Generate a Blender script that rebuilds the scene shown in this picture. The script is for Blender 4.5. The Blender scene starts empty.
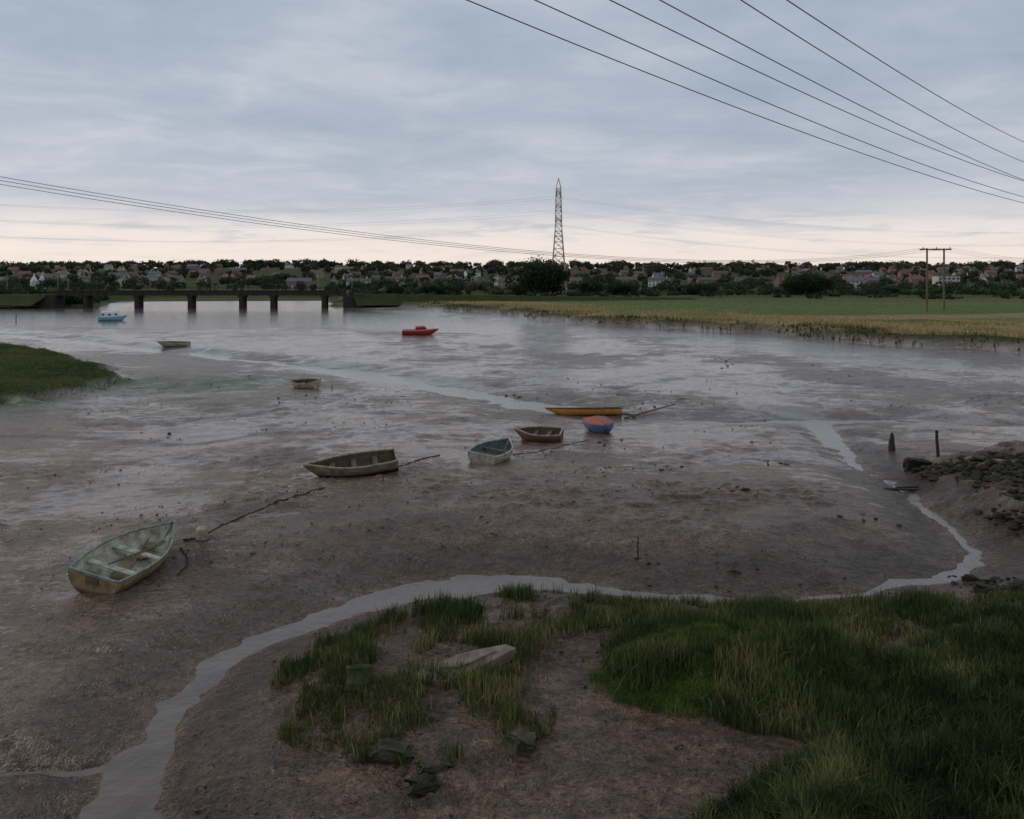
import bpy, math, random
import numpy as np
from mathutils import Vector, Matrix
random.seed(7); rng=np.random.default_rng(7)
sc=bpy.context.scene
F=887.0; CH=8.0; HZ=280.0
def G(px,py,z=0.0):
    Y=F*(CH-z)/(py-HZ); return ((px-512)/F*Y, Y)
def GD(px,Y): return ((px-512)/F*Y, Y)
# ------------------------------------------------------------ noise
def _h(xi,yi,s):
    h=(xi*374761393+yi*668265263+s*127412617)&0xffffffff
    h=((h^(h>>13))*1274126177)&0xffffffff
    return ((h^(h>>16))&0xffff)/65535.0
def vn(x,y,s=0):
    x=np.asarray(x,float);y=np.asarray(y,float)
    xi=np.floor(x).astype(np.int64); yi=np.floor(y).astype(np.int64)
    fx=x-xi; fy=y-yi; fx=fx*fx*(3-2*fx); fy=fy*fy*(3-2*fy)
    a=_h(xi,yi,s);b=_h(xi+1,yi,s);c=_h(xi,yi+1,s);d=_h(xi+1,yi+1,s)
    return (a*(1-fx)+b*fx)*(1-fy)+(c*(1-fx)+d*fx)*fy-0.5
def fbm(x,y,sc_,o=4,s=0):
    r=0;a=1.0;f=1.0/sc_
    for i in range(o):
        r=r+a*vn(x*f+i*17.3,y*f+i*9.1,s+i); a*=.5; f*=2.03
    return r
def ss(a,b,x):
    t=np.clip((x-a)/(b-a),0,1); return t*t*(3-2*t)
def smin(a,b,k):
    h=np.clip(.5+.5*(b-a)/k,0,1); return b*(1-h)+a*h-k*h*(1-h)
def seg_d(x,y,pts,ws):
    best=np.full(np.shape(x),1e9)
    for i in range(len(pts)-1):
        ax,ay=pts[i];bx,by=pts[i+1];dx=bx-ax;dy=by-ay
        t=np.clip(((x-ax)*dx+(y-ay)*dy)/(dx*dx+dy*dy+1e-9),0,1)
        d=np.hypot(x-ax-t*dx,y-ay-t*dy)-(ws[i]*(1-t)+ws[i+1]*t)
        best=np.minimum(best,d)
    return best
def sdpoly(x,y,P):
    """positive inside"""
    best=np.full(np.shape(x),1e9); ins=np.zeros(np.shape(x),bool); n=len(P)
    for i in range(n):
        ax,ay=P[i];bx,by=P[(i+1)%n];dx=bx-ax;dy=by-ay
        t=np.clip(((x-ax)*dx+(y-ay)*dy)/(dx*dx+dy*dy+1e-9),0,1)
        best=np.minimum(best,np.hypot(x-ax-t*dx,y-ay-t*dy))
        c=((ay>y)!=(by>y))&(x<(bx-ax)*(y-ay)/((by-ay) if by!=ay else 1e-9)+ax)
        ins^=c
    return np.where(ins,best,-best)
# ------------------------------------------------------------ layout
def smooth_line(L,it=2):
    for _ in range(it):
        o=[L[0]]
        for a,b in zip(L[:-1],L[1:]):
            o.append(tuple(.75*p+.25*q for p,q in zip(a,b)));o.append(tuple(.25*p+.75*q for p,q in zip(a,b)))
        o.append(L[-1]);L=o
    return L
WL=-0.25
def line(pix):
    L=[G(a,b,WL)+(w,) for a,b,w in pix]; L=smooth_line(L)
    return [(a,b) for a,b,_ in L],[w for *_,w in L]
C1=line([(90,960,.7),(112,830,.62),(135,765,.42),(180,700,.32),(235,652,.36),(330,614,.46),(430,590,.70),(520,582,.6),(600,590,.3),(700,600,.20),(800,603,.16),(860,592,.14),(925,580,.18),(985,566,.26),(962,542,.20),(935,515,.20),(905,492,.14),(862,470,.20),(838,447,.42),(826,434,.6),(815,423,.8)])
C2=line([(1500,436,.7),(1024,427,.5),(930,424,.5),(815,423,.9),(700,424,.5),(600,419,.7),(530,406,1.3),(440,390,1.6),(375,377,1.5),(300,366,1.0),(200,355,1.0),(100,346,1.3),(0,334,1.9),(-200,322,3)])
C3=line([(-150,785,.12),(0,778,.08),(60,775,.10),(125,768,.15)])
RILLS=[line(r) for r in [
 [(-100,655,.02),(0,662,.05),(90,662,.06),(185,668,.08)],
 [(470,560,.05),(380,575,.04),(260,600,.02)],
 [(700,470,.03),(760,440,.1),(815,430,.1)],
 [(620,395,.05),(700,380,.2),(860,372,.2),(1024,366,.3)],
 [(260,440,.02),(180,455,.05),(60,440,.1),(-100,450,.1)],
 [(450,360,.1),(560,365,.2),(640,350,.2),(520,335,.3)],
 [(-50,395,.1),(120,395,.1),(240,385,.2),(350,378,.2)]]]
LANDR=[G(*p) for p in [(335,306),(400,308),(470,313),(520,319),(600,326),(700,331),(780,338),(870,347),(960,350),(1024,354),(1300,374)]]+[(400,60),(4500,600),(9000,9000),(-9000,9000),(-9000,430),(-130,430),(-75,400),(-66,330)]
LANDL=[G(*p) for p in [(-200,304),(0,304),(60,305),(105,303)]]+[(-150,345),(-160,440),(-9000,440),(-9000,290)]
ISL=[G(*p) for p in [(-400,350),(-100,345),(0,347),(45,351),(75,362),(130,382),(110,392),(60,400),(0,408),(-200,425),(-400,420)]]
RB=[G(*p) for p in [(925,508),(893,478),(915,462),(960,452),(1024,447),(1400,440),(1400,640),(1100,600),(1012,560),(985,532)]]
DEEP=[G(*p) for p in [(-300,302),(0,303),(90,301),(330,300),(350,308),(470,317),(560,325),(500,334),(400,330),(300,326),(150,329),(0,324),(-300,326)]]
HUM=[G(*p,.2) for p in [(602,668),(640,640),(730,632),(850,648),(880,690),(790,712),(690,706),(610,690)]]
NEARG=[G(*p,.3) for p in [(640,905),(700,812),(745,775),(820,742),(880,690),(900,640),(960,618),(1024,604),(1200,600),(1500,700),(1500,1200),(640,1200)]]
MARSH=[G(*p) for p in [(283,705),(310,668),(370,636),(440,612),(520,598),(640,606),(760,612),(900,614),(1030,606),(1060,700),(880,740),(800,735),(740,722),(640,706),(600,690),(560,700),(520,735),(440,760),(370,752),(310,738)]]
def H(x,y):
    x=np.asarray(x,float);y=np.asarray(y,float)
    b=.10+.10*fbm(x,y,9,3,1)+.06*fbm(x,y,2.2,3,5)
    near=1-ss(50,110,y)
    lump=ss(-.2,.3,fbm(x,y,4.5,3,19))
    b=b+near*(.08*fbm(x,y,.75,4,9)*(.35+lump)+.07*np.abs(fbm(x,y,1.1,3,14))*(.3+lump)-.02)
    b=b+(1-ss(28,46,y))*.13*(np.maximum(fbm(x,y,.36,2,29),0)-.08)*(.35+lump)
    b=b+.48*ss(22.4,26.2,y+.8*fbm(x,y,4,2,23))*(1-ss(30,46,y))*ss(-16,-5,x)*(1-ss(10,16,x))
    deep=sdpoly(x,y,DEEP)
    b=b-ss(-6,6,deep)*.40
    b=b-ss(80,170,y)*.05+ss(60,110,y)*(.10*fbm(x,y*1.4,22,4,31))
    b=b+ss(28,45,y)*(1-ss(110,180,y))*.07*fbm(x*.35,y,2.4,3,37)
    for P,W in RILLS:
        d=seg_d(x+.9*fbm(x,y,2.5,3,3),y+.9*fbm(x,y,2.5,3,4),P,W); b=b-.07*(1-ss(0,.3+.006*y,d))
    wx=x+.55*fbm(x,y,1.3,4,21); wy=y+.55*fbm(x,y,1.3,4,22)
    d=seg_d(x+.42*fbm(x,y,1.3,4,21),y+.42*fbm(x,y,1.3,4,22),*C1)+.22*fbm(x,y,2.1,3,26); b=smin(b,WL+np.where(d>0,d*.22,d*.32)+.05*fbm(x,y,.55,3,24),.10)
    d=seg_d(wx,wy,*C3); b=smin(b,WL+np.where(d>0,d*.45,d*.5),.05)
    d=seg_d(x+fbm(x,y,3,4,21)*2.4,y+fbm(x,y,3,4,22)*2.6,*C2); b=smin(b,WL+np.where(d>0,d*.10,d*.22)+.03*fbm(x,y,2.5,3,27),.08)
    b=np.maximum(b,-.7)
    d=sdpoly(wx,wy,RB); b=b+ss(0,3.5,d)*(.80+.6*fbm(x,y,1.5,4,8))
    d=sdpoly(x+fbm(x,y,5,3,2)*3,y+fbm(x,y,5,3,3)*3,ISL); b=b+ss(0,1.6,d)*(.55+.2*fbm(x,y,2,2,8))
    d=sdpoly(wx,wy,HUM); b=b+ss(-.2,1.0,d)*.34
    d=sdpoly(wx,wy,NEARG); b=b+ss(-.1,2.2,d)*.55
    d=sdpoly(wx,wy,MARSH); b=np.where(d>-1,b+ss(-.5,.9,d)*(.08+.14*np.clip(fbm(x,y,.7,3,12)+.2,0,1)),b)
    d=sdpoly(x+fbm(x,y,14,3,2)*6,y+fbm(x,y,14,3,3)*6,LANDR); b=b+ss(0,3.5,d)*(1.35+.25*fbm(x,y,6,3,6))
    rg=np.exp(-((y-405-.03*x)/7)**2)*ss(-40,0,x); b=b+rg*2.2
    d=sdpoly(x+fbm(x,y,14,3,2)*6,y+fbm(x,y,14,3,3)*6,LANDL); b=b+ss(0,6,d)*(1.7+.25*fbm(x,y,6,3,6))
    hill=ss(560,1750,y)*(29+9*fbm(x,y,520,3,77))
    b=b+hill
    return b
def GH(px,py):
    z=0.0
    for _ in range(7):
        x,y=G(px,py,z); z=.4*z+.6*float(H(x,y))
    return x,y,float(H(x,y))
# ------------------------------------------------------------ materials
def newmat(name):
    m=bpy.data.materials.new(name); m.use_nodes=True
    nt=m.node_tree; return m,nt,nt.nodes['Principled BSDF']
def N(nt,t,**k):
    n=nt.nodes.new(t)
    for a,v in k.items(): setattr(n,a,v)
    return n
def noise(nt,vec,scale,detail=5,rough=.55,dist=0):
    n=N(nt,'ShaderNodeTexNoise'); n.inputs['Scale'].default_value=scale;n.inputs['Detail'].default_value=detail
    n.inputs['Roughness'].default_value=rough;n.inputs['Distortion'].default_value=dist
    if vec is not None: nt.links.new(vec,n.inputs['Vector'])
    return n.outputs['Fac']
def ramp(nt,fac,stops):
    r=N(nt,'ShaderNodeValToRGB'); e=r.color_ramp.elements
    while len(e)<len(stops): e.new(.5)
    for i,(p,c) in enumerate(stops):
        e[i].position=p; e[i].color=(c,c,c,1) if not isinstance(c,tuple) else (*c,1)
    nt.links.new(fac,r.inputs['Fac']); return r.outputs['Color']
def mix(nt,fac,a,b,bt='MIX'):
    m=N(nt,'ShaderNodeMix',data_type='RGBA',blend_type=bt)
    for s,v in ((0,fac),(6,a),(7,b)):
        if isinstance(v,(int,float)): m.inputs[s].default_value=v
        elif isinstance(v,tuple): m.inputs[s].default_value=(*v,1)
        else: nt.links.new(v,m.inputs[s])
    return m.outputs[2]
def math_(nt,op,a,b=0.0,c=None):
    m=N(nt,'ShaderNodeMath',operation=op)
    for i,v in enumerate((a,b) if c is None else (a,b,c)):
        if isinstance(v,(int,float)): m.inputs[i].default_value=v
        else: nt.links.new(v,m.inputs[i])
    return m.outputs[0]
def attr(nt,n):
    a=N(nt,'ShaderNodeAttribute'); a.attribute_name=n; return a
def bump(nt,h,dist,strength=1,normal=None):
    b=N(nt,'ShaderNodeBump'); b.inputs['Distance'].default_value=dist;b.inputs['Strength'].default_value=strength
    nt.links.new(h,b.inputs['Height'])
    if normal is not None: nt.links.new(normal,b.inputs['Normal'])
    return b.outputs['Normal']
def weathered(name,col,dirt=(.06,.045,.03),amt=.5,scale=5,rough=.65,bd=.004,split=None,bottom=(.03,.028,.022),spec=.3):
    m,nt,p=newmat(name); tc=N(nt,'ShaderNodeTexCoord').outputs['Object']
    f=noise(nt,tc,scale,8,.65); g=noise(nt,tc,scale*5,6,.7)
    c=mix(nt,ramp(nt,f,[(max(.02,.62-amt*.4),0.0),(.80-amt*.2,1.0)]),col,dirt)
    c=mix(nt,ramp(nt,g,[(.35,.45),(.65,0.0)]),c,tuple(x*.40 for x in col))
    if split is not None:
        sx=N(nt,'ShaderNodeSeparateXYZ'); nt.links.new(tc,sx.inputs[0])
        z=math_(nt,'ADD',sx.outputs[2],math_(nt,'MULTIPLY',math_(nt,'SUBTRACT',f,.5),.35))
        r=N(nt,'ShaderNodeMapRange'); nt.links.new(z,r.inputs[0]); r.inputs[1].default_value=split-.05;r.inputs[2].default_value=split+.05
        c=mix(nt,r.outputs[0],bottom,c)
    nt.links.new(c,p.inputs['Base Color']); p.inputs['Roughness'].default_value=rough; p.inputs['Specular IOR Level'].default_value=spec
    nt.links.new(bump(nt,g,bd*3,1),p.inputs['Normal'])
    return m
# ground
def ground_mat():
    m,nt,p=newmat('mud_and_turf'); tc=N(nt,'ShaderNodeTexCoord').outputs['Object']
    tint=attr(nt,'tint').outputs['Color']; veg=attr(nt,'veg').outputs['Fac']; wet=attr(nt,'wet').outputs['Fac']
    n1=noise(nt,tc,.30,5,.62,.6); n2=noise(nt,tc,1.6,6,.66,.4); n3=noise(nt,tc,6,5,.72,.3); n4=noise(nt,tc,24,3,.7)
    sv=N(nt,'ShaderNodeVectorMath',operation='MULTIPLY'); nt.links.new(tc,sv.inputs[0]); sv.inputs[1].default_value=(.30,1.2,1)
    n5=noise(nt,sv.outputs[0],1.1,4,.6,1.2)
    v=N(nt,'ShaderNodeTexVoronoi'); v.inputs['Scale'].default_value=3.6; nt.links.new(tc,v.inputs['Vector'])
    pits=ramp(nt,v.outputs['Distance'],[(.04,0.0),(.18,1.0)])
    fsum=math_(nt,'ADD',math_(nt,'ADD',math_(nt,'MULTIPLY',n1,.40),math_(nt,'MULTIPLY',n2,.25)),math_(nt,'MULTIPLY',n5,.35))
    fsum=math_(nt,'ADD',fsum,math_(nt,'MULTIPLY',math_(nt,'SUBTRACT',.5,wet),.16))
    dry=ramp(nt,fsum,[(.43,0.0),(.49,1.0)])          # 0 = standing film, 1 = exposed mud
    dry=math_(nt,'MAXIMUM',dry,veg)
    c=mix(nt,1.0,tint,ramp(nt,n2,[(.25,.50),(.75,1.50)]),'MULTIPLY')
    c=mix(nt,1.0,c,ramp(nt,n3,[(.32,.35),(.68,1.65)]),'MULTIPLY')
    c=mix(nt,1.0,c,ramp(nt,n4,[(.35,.45),(.65,1.55)]),'MULTIPLY')
    c=mix(nt,1.0,c,ramp(nt,n5,[(.3,.7),(.7,1.3)]),'MULTIPLY')
    c=mix(nt,1.0,c,ramp(nt,pits,[(0.0,.35),(1.0,1.0)]),'MULTIPLY')
    nt.links.new(c,p.inputs['Base Color'])
    rr=math_(nt,'ADD',.10,math_(nt,'MULTIPLY',dry,.20))
    rr=math_(nt,'ADD',rr,math_(nt,'MULTIPLY',math_(nt,'SUBTRACT',n3,.5),.25))
    rr=math_(nt,'ADD',rr,math_(nt,'MULTIPLY',veg,.65))
    nt.links.new(math_(nt,'MAXIMUM',rr,.07),p.inputs['Roughness']); p.inputs['IOR'].default_value=1.38
    nt.links.new(math_(nt,'SUBTRACT',.5,math_(nt,'MULTIPLY',veg,.45)),p.inputs['Specular IOR Level'])
    hh=math_(nt,'ADD',math_(nt,'MULTIPLY',n2,.55),math_(nt,'MULTIPLY',n3,.50)); hh=math_(nt,'ADD',hh,math_(nt,'MULTIPLY',n4,.20)); hh=math_(nt,'ADD',hh,math_(nt,'MULTIPLY',pits,.14)); hh=math_(nt,'ADD',hh,math_(nt,'MULTIPLY',n5,.5))
    st=math_(nt,'ADD',.12,math_(nt,'MULTIPLY',dry,.88))
    b=N(nt,'ShaderNodeBump'); b.inputs['Distance'].default_value=.42; nt.links.new(hh,b.inputs['Height']); nt.links.new(st,b.inputs['Strength'])
    nt.links.new(b.outputs['Normal'],p.inputs['Normal'])
    return m
def water_mat():
    m,nt,p=newmat('estuary_water'); tc=N(nt,'ShaderNodeTexCoord').outputs['Object']
    f=noise(nt,tc,.8,5,.6,.5)
    nt.links.new(mix(nt,f,(.06,.045,.034),(.20,.15,.115)),p.inputs['Base Color']); nt.links.new(ramp(nt,f,[(.35,.05),(.65,.16)]),p.inputs['Roughness']); p.inputs['IOR'].default_value=1.38
    nt.links.new(bump(nt,noise(nt,tc,2.2,5,.6),.05,.7),p.inputs['Normal']); return m
def veg_mat(name,a,b,c=None,rough=.75,trans=.25):
    m,nt,p=newmat(name); r=attr(nt,'rnd').outputs['Fac']
    col=ramp(nt,r,[(0.0,a),(.7,b),(1.0,c or b)])
    nt.links.new(col,p.inputs['Base Color']); p.inputs['Roughness'].default_value=rough; p.inputs['Specular IOR Level'].default_value=.2
    if trans>0:
        t=N(nt,'ShaderNodeBsdfTranslucent'); nt.links.new(col,t.inputs[0]); ms=N(nt,'ShaderNodeMixShader'); ms.inputs[0].default_value=trans
        out=nt.nodes['Material Output']; nt.links.new(p.outputs[0],ms.inputs[1]); nt.links.new(t.outputs[0],ms.inputs[2]); nt.links.new(ms.outputs[0],out.inputs[0])
    return m
def plain(name,c,r=.6,metal=0):
    m,nt,p=newmat(name); tc=N(nt,'ShaderNodeTexCoord').outputs['Object']
    f=noise(nt,tc,3,4); nt.links.new(mix(nt,1.0,c,ramp(nt,f,[(.3,.7),(.7,1.25)]),'MULTIPLY'),p.inputs['Base Color'])
    p.inputs['Roughness'].default_value=r; p.inputs['Metallic'].default_value=metal; return m
# ------------------------------------------------------------ mesh helpers
def link(o,parent=None):
    sc.collection.objects.link(o)
    if parent: o.parent=parent
    return o
def empty(name,loc=(0,0,0)):
    e=bpy.data.objects.new(name,None); e.location=loc; e.empty_display_size=.3; return link(e)
def mesh(name,V,Fs,mats,mi=None,parent=None,smooth=False,loc=None):
    me=bpy.data.meshes.new(name); me.from_pydata([tuple(map(float,v)) for v in V],[],Fs)
    for m in (mats if isinstance(mats,list) else [mats]): me.materials.append(m)
    if mi is not None: me.polygons.foreach_set('material_index',mi)
    if smooth: me.polygons.foreach_set('use_smooth',[True]*len(Fs))
    me.update(); o=bpy.data.objects.new(name,me)
    if loc: o.location=loc
    return link(o,parent)
def quick(name,V,Fq,mat,attrs={},smooth=False,parent=None,k=4):
    """V (n,3), Fq (m,k) arrays"""
    me=bpy.data.meshes.new(name); n=len(V);m=len(Fq)
    me.vertices.add(n); me.vertices.foreach_set('co',np.asarray(V,np.float32).ravel())
    me.loops.add(m*k); me.loops.foreach_set('vertex_index',np.asarray(Fq,np.int32).ravel())
    me.polygons.add(m); me.polygons.foreach_set('loop_start',np.arange(0,m*k,k,dtype=np.int32))
    try: me.polygons.foreach_set('loop_total',np.full(m,k,np.int32))
    except Exception: pass
    if smooth: me.polygons.foreach_set('use_smooth',np.ones(m,bool))
    me.materials.append(mat)
    for an,av in attrs.items():
        av=np.asarray(av,np.float32)
        if av.ndim==1:
            a=me.attributes.new(an,'FLOAT','POINT'); a.data.foreach_set('value',av)
        else:
            a=me.attributes.new(an,'FLOAT_COLOR','POINT'); a.data.foreach_set('color',np.c_[av,np.ones(n)].astype(np.float32).ravel())
    me.update(calc_edges=True)
    return link(bpy.data.objects.new(name,me),parent)
class MB:
    def __init__(s): s.V=[];s.F=[];s.M=[]
    def add(s,V,Fs,mi=0):
        o=len(s.V); s.V+=[tuple(v) for v in V]; s.F+=[tuple(i+o for i in f) for f in Fs]; s.M+=[mi]*len(Fs)
    def box(s,c,d,mi=0,rz=0,rot=None):
        R=rot or Matrix.Rotation(rz,3,'Z'); V=[]
        for i in (-.5,.5):
            for j in (-.5,.5):
                for k in (-.5,.5): V.append(R@Vector((i*d[0],j*d[1],k*d[2]))+Vector(c))
        s.add(V,[(0,1,3,2),(4,6,7,5),(0,4,5,1),(2,3,7,6),(0,2,6,4),(1,5,7,3)],mi)
    def beam(s,a,b,w,w2=None,n=4,mi=0):
        a=Vector(a);b=Vector(b);d=(b-a)
        if d.length<1e-6:return
        w2=w if w2 is None else w2; q=d.to_track_quat('Z','Y'); V=[]
        for p,r in ((a,w),(b,w2)):
            for i in range(n):
                an=2*math.pi*(i+.5)/n; V.append(q@Vector((math.cos(an)*r/2,math.sin(an)*r/2,0))+p)
        Fs=[(i,(i+1)%n,n+(i+1)%n,n+i) for i in range(n)]+[tuple(range(n))[::-1],tuple(range(n,2*n))]
        s.add(V,Fs,mi)
    def path(s,P,w,n=6,mi=0):
        for a,b in zip(P[:-1],P[1:]): s.beam(a,b,w,n=n,mi=mi)
    def obj(s,name,mats,parent=None,loc=None,smooth=False): return mesh(name,s.V,s.F,mats,s.M,parent,smooth,loc)
# ------------------------------------------------------------ ground sheet
ys=[-40,-25,-12,-4,2,6]+list(np.arange(9,34,.06))
y=ys[-1]
while y<9000:
    y=y+max(.09,y*.0042 if y<130 else y*.008); ys.append(y)
ys=np.array(ys); us=np.sign(np.linspace(-1,1,901))*np.abs(np.linspace(-1,1,901))**1.25*1.5
YY,UU=np.meshgrid(ys,us,indexing='ij'); XX=UU*(np.abs(YY)+16)
X=XX.ravel();Y=YY.ravel(); Z=H(X,Y)
nr,nc=YY.shape; idx=np.arange(nr*nc).reshape(nr,nc)
Fq=np.stack([idx[:-1,:-1],idx[:-1,1:],idx[1:,1:],idx[1:,:-1]],-1).reshape(-1,4)
def L3(a,b,t): t=np.clip(t,0,1)[:,None]; return np.asarray(a)*(1-t)+np.asarray(b)*t
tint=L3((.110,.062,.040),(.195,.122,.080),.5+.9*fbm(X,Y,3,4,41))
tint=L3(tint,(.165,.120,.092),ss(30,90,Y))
dc=seg_d(X+.5*fbm(X,Y,1.3,3,21),Y+.5*fbm(X,Y,1.3,3,22),*C1)
tint=L3(tint,(.060,.036,.024),ss(.0,.5,dc)*(1-ss(1.2,2.6,dc))*.7)
veg=np.zeros_like(X)
al=ss(.12,.32,fbm(X*.6,Y,5,4,51)+.13)*ss(40,48,Y)*(1-ss(66,80,Y))*(1-ss(-22,-12,X))
tint=L3(tint,(.075,.085,.035),al*.8); veg=np.maximum(veg,al*.20)
rbd=sdpoly(X,Y,RB)
al2=ss(-.15,.2,fbm(X,Y,2,4,55))*ss(-1,2,rbd)*.85
tint=L3(tint,(.045,.034,.021),al2); veg=np.maximum(veg,al2*.45)
def setv(mask,col,full=1.0):
    global tint,veg
    tint=L3(tint,col,mask); veg=np.maximum(veg,mask*full)
d=sdpoly(X+fbm(X,Y,5,3,2)*3,Y+fbm(X,Y,5,3,3)*3,ISL); setv(ss(.6,1.6,d),(.06,.075,.022))
d=sdpoly(X,Y,HUM); setv(ss(-.1,.4,d),(.04,.06,.015))
d=sdpoly(X,Y,NEARG); setv(ss(0,.8,d),(.03,.04,.013))
d=sdpoly(X,Y,MARSH); setv(ss(-.3,.4,d)*ss(-.2,.2,fbm(X,Y,.8,3,61))*.5,(.06,.045,.027),.35)
n1=fbm(X,Y,30,4,71); n2=fbm(X*.25,Y,8,4,72)
dr=sdpoly(X+fbm(X,Y,14,3,2)*6,Y+fbm(X,Y,14,3,3)*6,LANDR)
setv(ss(1.0,3.0,dr),(.07,.075,.03))
setv(ss(3,7,dr+n2*6),(.33,.24,.11))
setv(ss(.0,.3,fbm(X,Y,9,4,75))*ss(3,7,dr),(.16,.15,.06))
e0=34+ss(20,90,X)*12
setv(ss(e0,e0+8,dr+n1*12)*ss(-20,15,X),(.19,.20,.08))
setv(ss(132,138,Y+n2*4-X*.22)*(1-ss(150,156,Y+n2*4-X*.22))*ss(30,60,X),(.32,.23,.13))
setv(ss(152,157,Y+n2*4-X*.22)*ss(5,25,X)*ss(14,20,dr),(.125,.17,.055))
setv(ss(.05,.3,fbm(X*.3,Y,20,4,78))*.5*ss(150,160,Y)*ss(20,30,dr),(.18,.18,.08))
setv(ss(262,270,Y+n2*6),(.14,.13,.065))
setv(ss(315,322,Y+n2*6),(.09,.095,.04))
setv(ss(395,400,Y+n2*3),(.06,.07,.026)); setv(ss(415,430,Y),(.09,.10,.04)); setv(ss(600,700,Y),(.065,.075,.035))
d=sdpoly(X,Y,LANDL); setv(ss(1,4,d),(.06,.075,.025))
wet=np.clip(.38+1.7*fbm(X,Y*.6,9,4,81)+ss(36,62,Y)*.35+ss(75,120,Y)*.5-ss(18,24,Y)*(1-ss(26,34,Y))*.3,0,1.4); wet*=1-ss(0,2,rbd)
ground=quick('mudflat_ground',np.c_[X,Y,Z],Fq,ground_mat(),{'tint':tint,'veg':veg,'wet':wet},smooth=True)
wm=water_mat()
mesh('water',[(-900,5,WL),(900,5,WL),(900,430,WL),(-900,430,WL)],[(0,1,2,3)],wm)
# ------------------------------------------------------------ grasses
def blades(name,x,y,h,w,mat,lean=.35,clr=None,seg=3):
    n=len(x); z=H(x,y)-.03; a=rng.uniform(0,2*np.pi,n); la=rng.uniform(0,2*np.pi,n); le=np.abs(rng.normal(0,lean,n))
    V=np.zeros((n,(seg+1)*2,3)); 
    for k in range(seg+1):
        t=k/seg; cx=x+np.cos(la)*le*h*t*t; cy=y+np.sin(la)*le*h*t*t; cz=z+h*t*(1-.25*le*t)
        ww=w*(1-t**1.6)*.5+.0008
        V[:,2*k,0]=cx-np.cos(a)*ww;V[:,2*k,1]=cy-np.sin(a)*ww;V[:,2*k,2]=cz
        V[:,2*k+1,0]=cx+np.cos(a)*ww;V[:,2*k+1,1]=cy+np.sin(a)*ww;V[:,2*k+1,2]=cz
    b=(np.arange(n)*(seg+1)*2)[:,None]
    Fs=np.concatenate([np.stack([b[:,0]+2*k,b[:,0]+2*k+1,b[:,0]+2*k+3,b[:,0]+2*k+2],-1) for k in range(seg)])
    r=np.repeat(np.clip(clr if clr is not None else rng.uniform(0,1,n),0,1),(seg+1)*2)
    return quick(name,V.reshape(-1,3),Fs,mat,{'rnd':r})
def scatter(P,n,margin=0):
    P=np.array(P); lo=P.min(0)-margin;hi=P.max(0)+margin; x=rng.uniform(lo[0],hi[0],n);y=rng.uniform(lo[1],hi[1],n)
    k=sdpoly(x,y,[tuple(p) for p in P])>-margin; return x[k],y[k]
def clip(P,x0,x1,y0,y1):
    return [(min(max(a,x0),x1),min(max(b,y0),y1)) for a,b in P]
gm=veg_mat('cordgrass',(.035,.048,.014),(.11,.130,.038),(.30,.25,.11))
x,y=scatter(MARSH,200000,.5)
d=sdpoly(x,y,MARSH); dn=fbm(x,y,1.1,4,61)+.55*vn(x*2.6,y*2.6,90)+.35*vn(x*5.5,y*5.5,92)
sx_,sy_=G(462,668); slab=np.hypot((x-sx_)/1.20,(y-sy_)/.66)
bare=(ss(-.3,.1,sdpoly(x,y,[G(*p) for p in [(545,645),(600,645),(604,692),(560,705),(530,735),(510,700)]])))
dens=ss(-.16,.30,dn+.12*np.clip(d,-1.5,2)+.30*ss(1.2,3.5,x))*ss(.8,1.15,slab)*(1-.85*bare)
k=rng.uniform(0,1,len(x))<dens*.72; x=x[k];y=y[k]
h=.17+.22*rng.uniform(0,1,len(x))**1.3+.30*(vn(x*.7,y*.7,5)+vn(x*2.4,y*2.4,6)*.7)
blades('cordgrass_bed',x,y,np.clip(h,.08,.65),rng.uniform(.012,.028,len(x)),gm,.34,.42+.7*fbm(x,y,1.2,3,5)+rng.normal(0,.27,len(x)))
gm2=veg_mat('turf_grass',(.032,.062,.010),(.080,.135,.022),(.17,.19,.05))
x,y=scatter(HUM,110000,.3); h=.08+.10*rng.uniform(0,1,len(x))+.16*(vn(x*2,y*2,5)+vn(x*5,y*5,7)*.6)
dd_=sdpoly(x,y,HUM); k=rng.uniform(0,1,len(x))<ss(-.35,.5,dd_+.6*fbm(x,y,.8,3,44)); x=x[k];y=y[k];h=h[k]
blades('turf_hummock_grass',x,y,np.clip(h,.04,.4),rng.uniform(.010,.020,len(x)),gm2,.8,.5+1.2*fbm(x,y,.6,3,5)+rng.normal(0,.2,len(x)))
gm3=veg_mat('bank_grass',(.016,.025,.009),(.065,.095,.022),(.22,.20,.085))
P=clip(NEARG,0,17,10.5,22); x,y=scatter(P,190000,0)
dn=fbm(x,y,1,4,66)
k=rng.uniform(0,1,len(x))<ss(-.38,.10,dn); x=x[k];y=y[k];dn=dn[k]
h=.16+.30*rng.uniform(0,1,len(x))+.50*(vn(x*.6,y*.6,5)+.8*vn(x*1.9,y*1.9,15))
blades('bank_grass',x,y,np.clip(h,.08,1),rng.uniform(.012,.026,len(x)),gm3,.6,.38+1.1*fbm(x,y,1.2,4,5)+rng.normal(0,.24,len(x)))
x,y=scatter(clip(ISL,-75,0,40,110),70000,-.6); k=(x>-70); x=x[k];y=y[k]
blades('saltmarsh_grass',x,y,rng.uniform(.12,.38,len(x)),rng.uniform(.02,.05,len(x)),veg_mat('saltmarsh',(.030,.045,.012),(.075,.095,.026),(.16,.14,.05)),.6,.45+1.4*fbm(x,y,4,4,5)+rng.normal(0,.2,len(x)),2)
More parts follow.
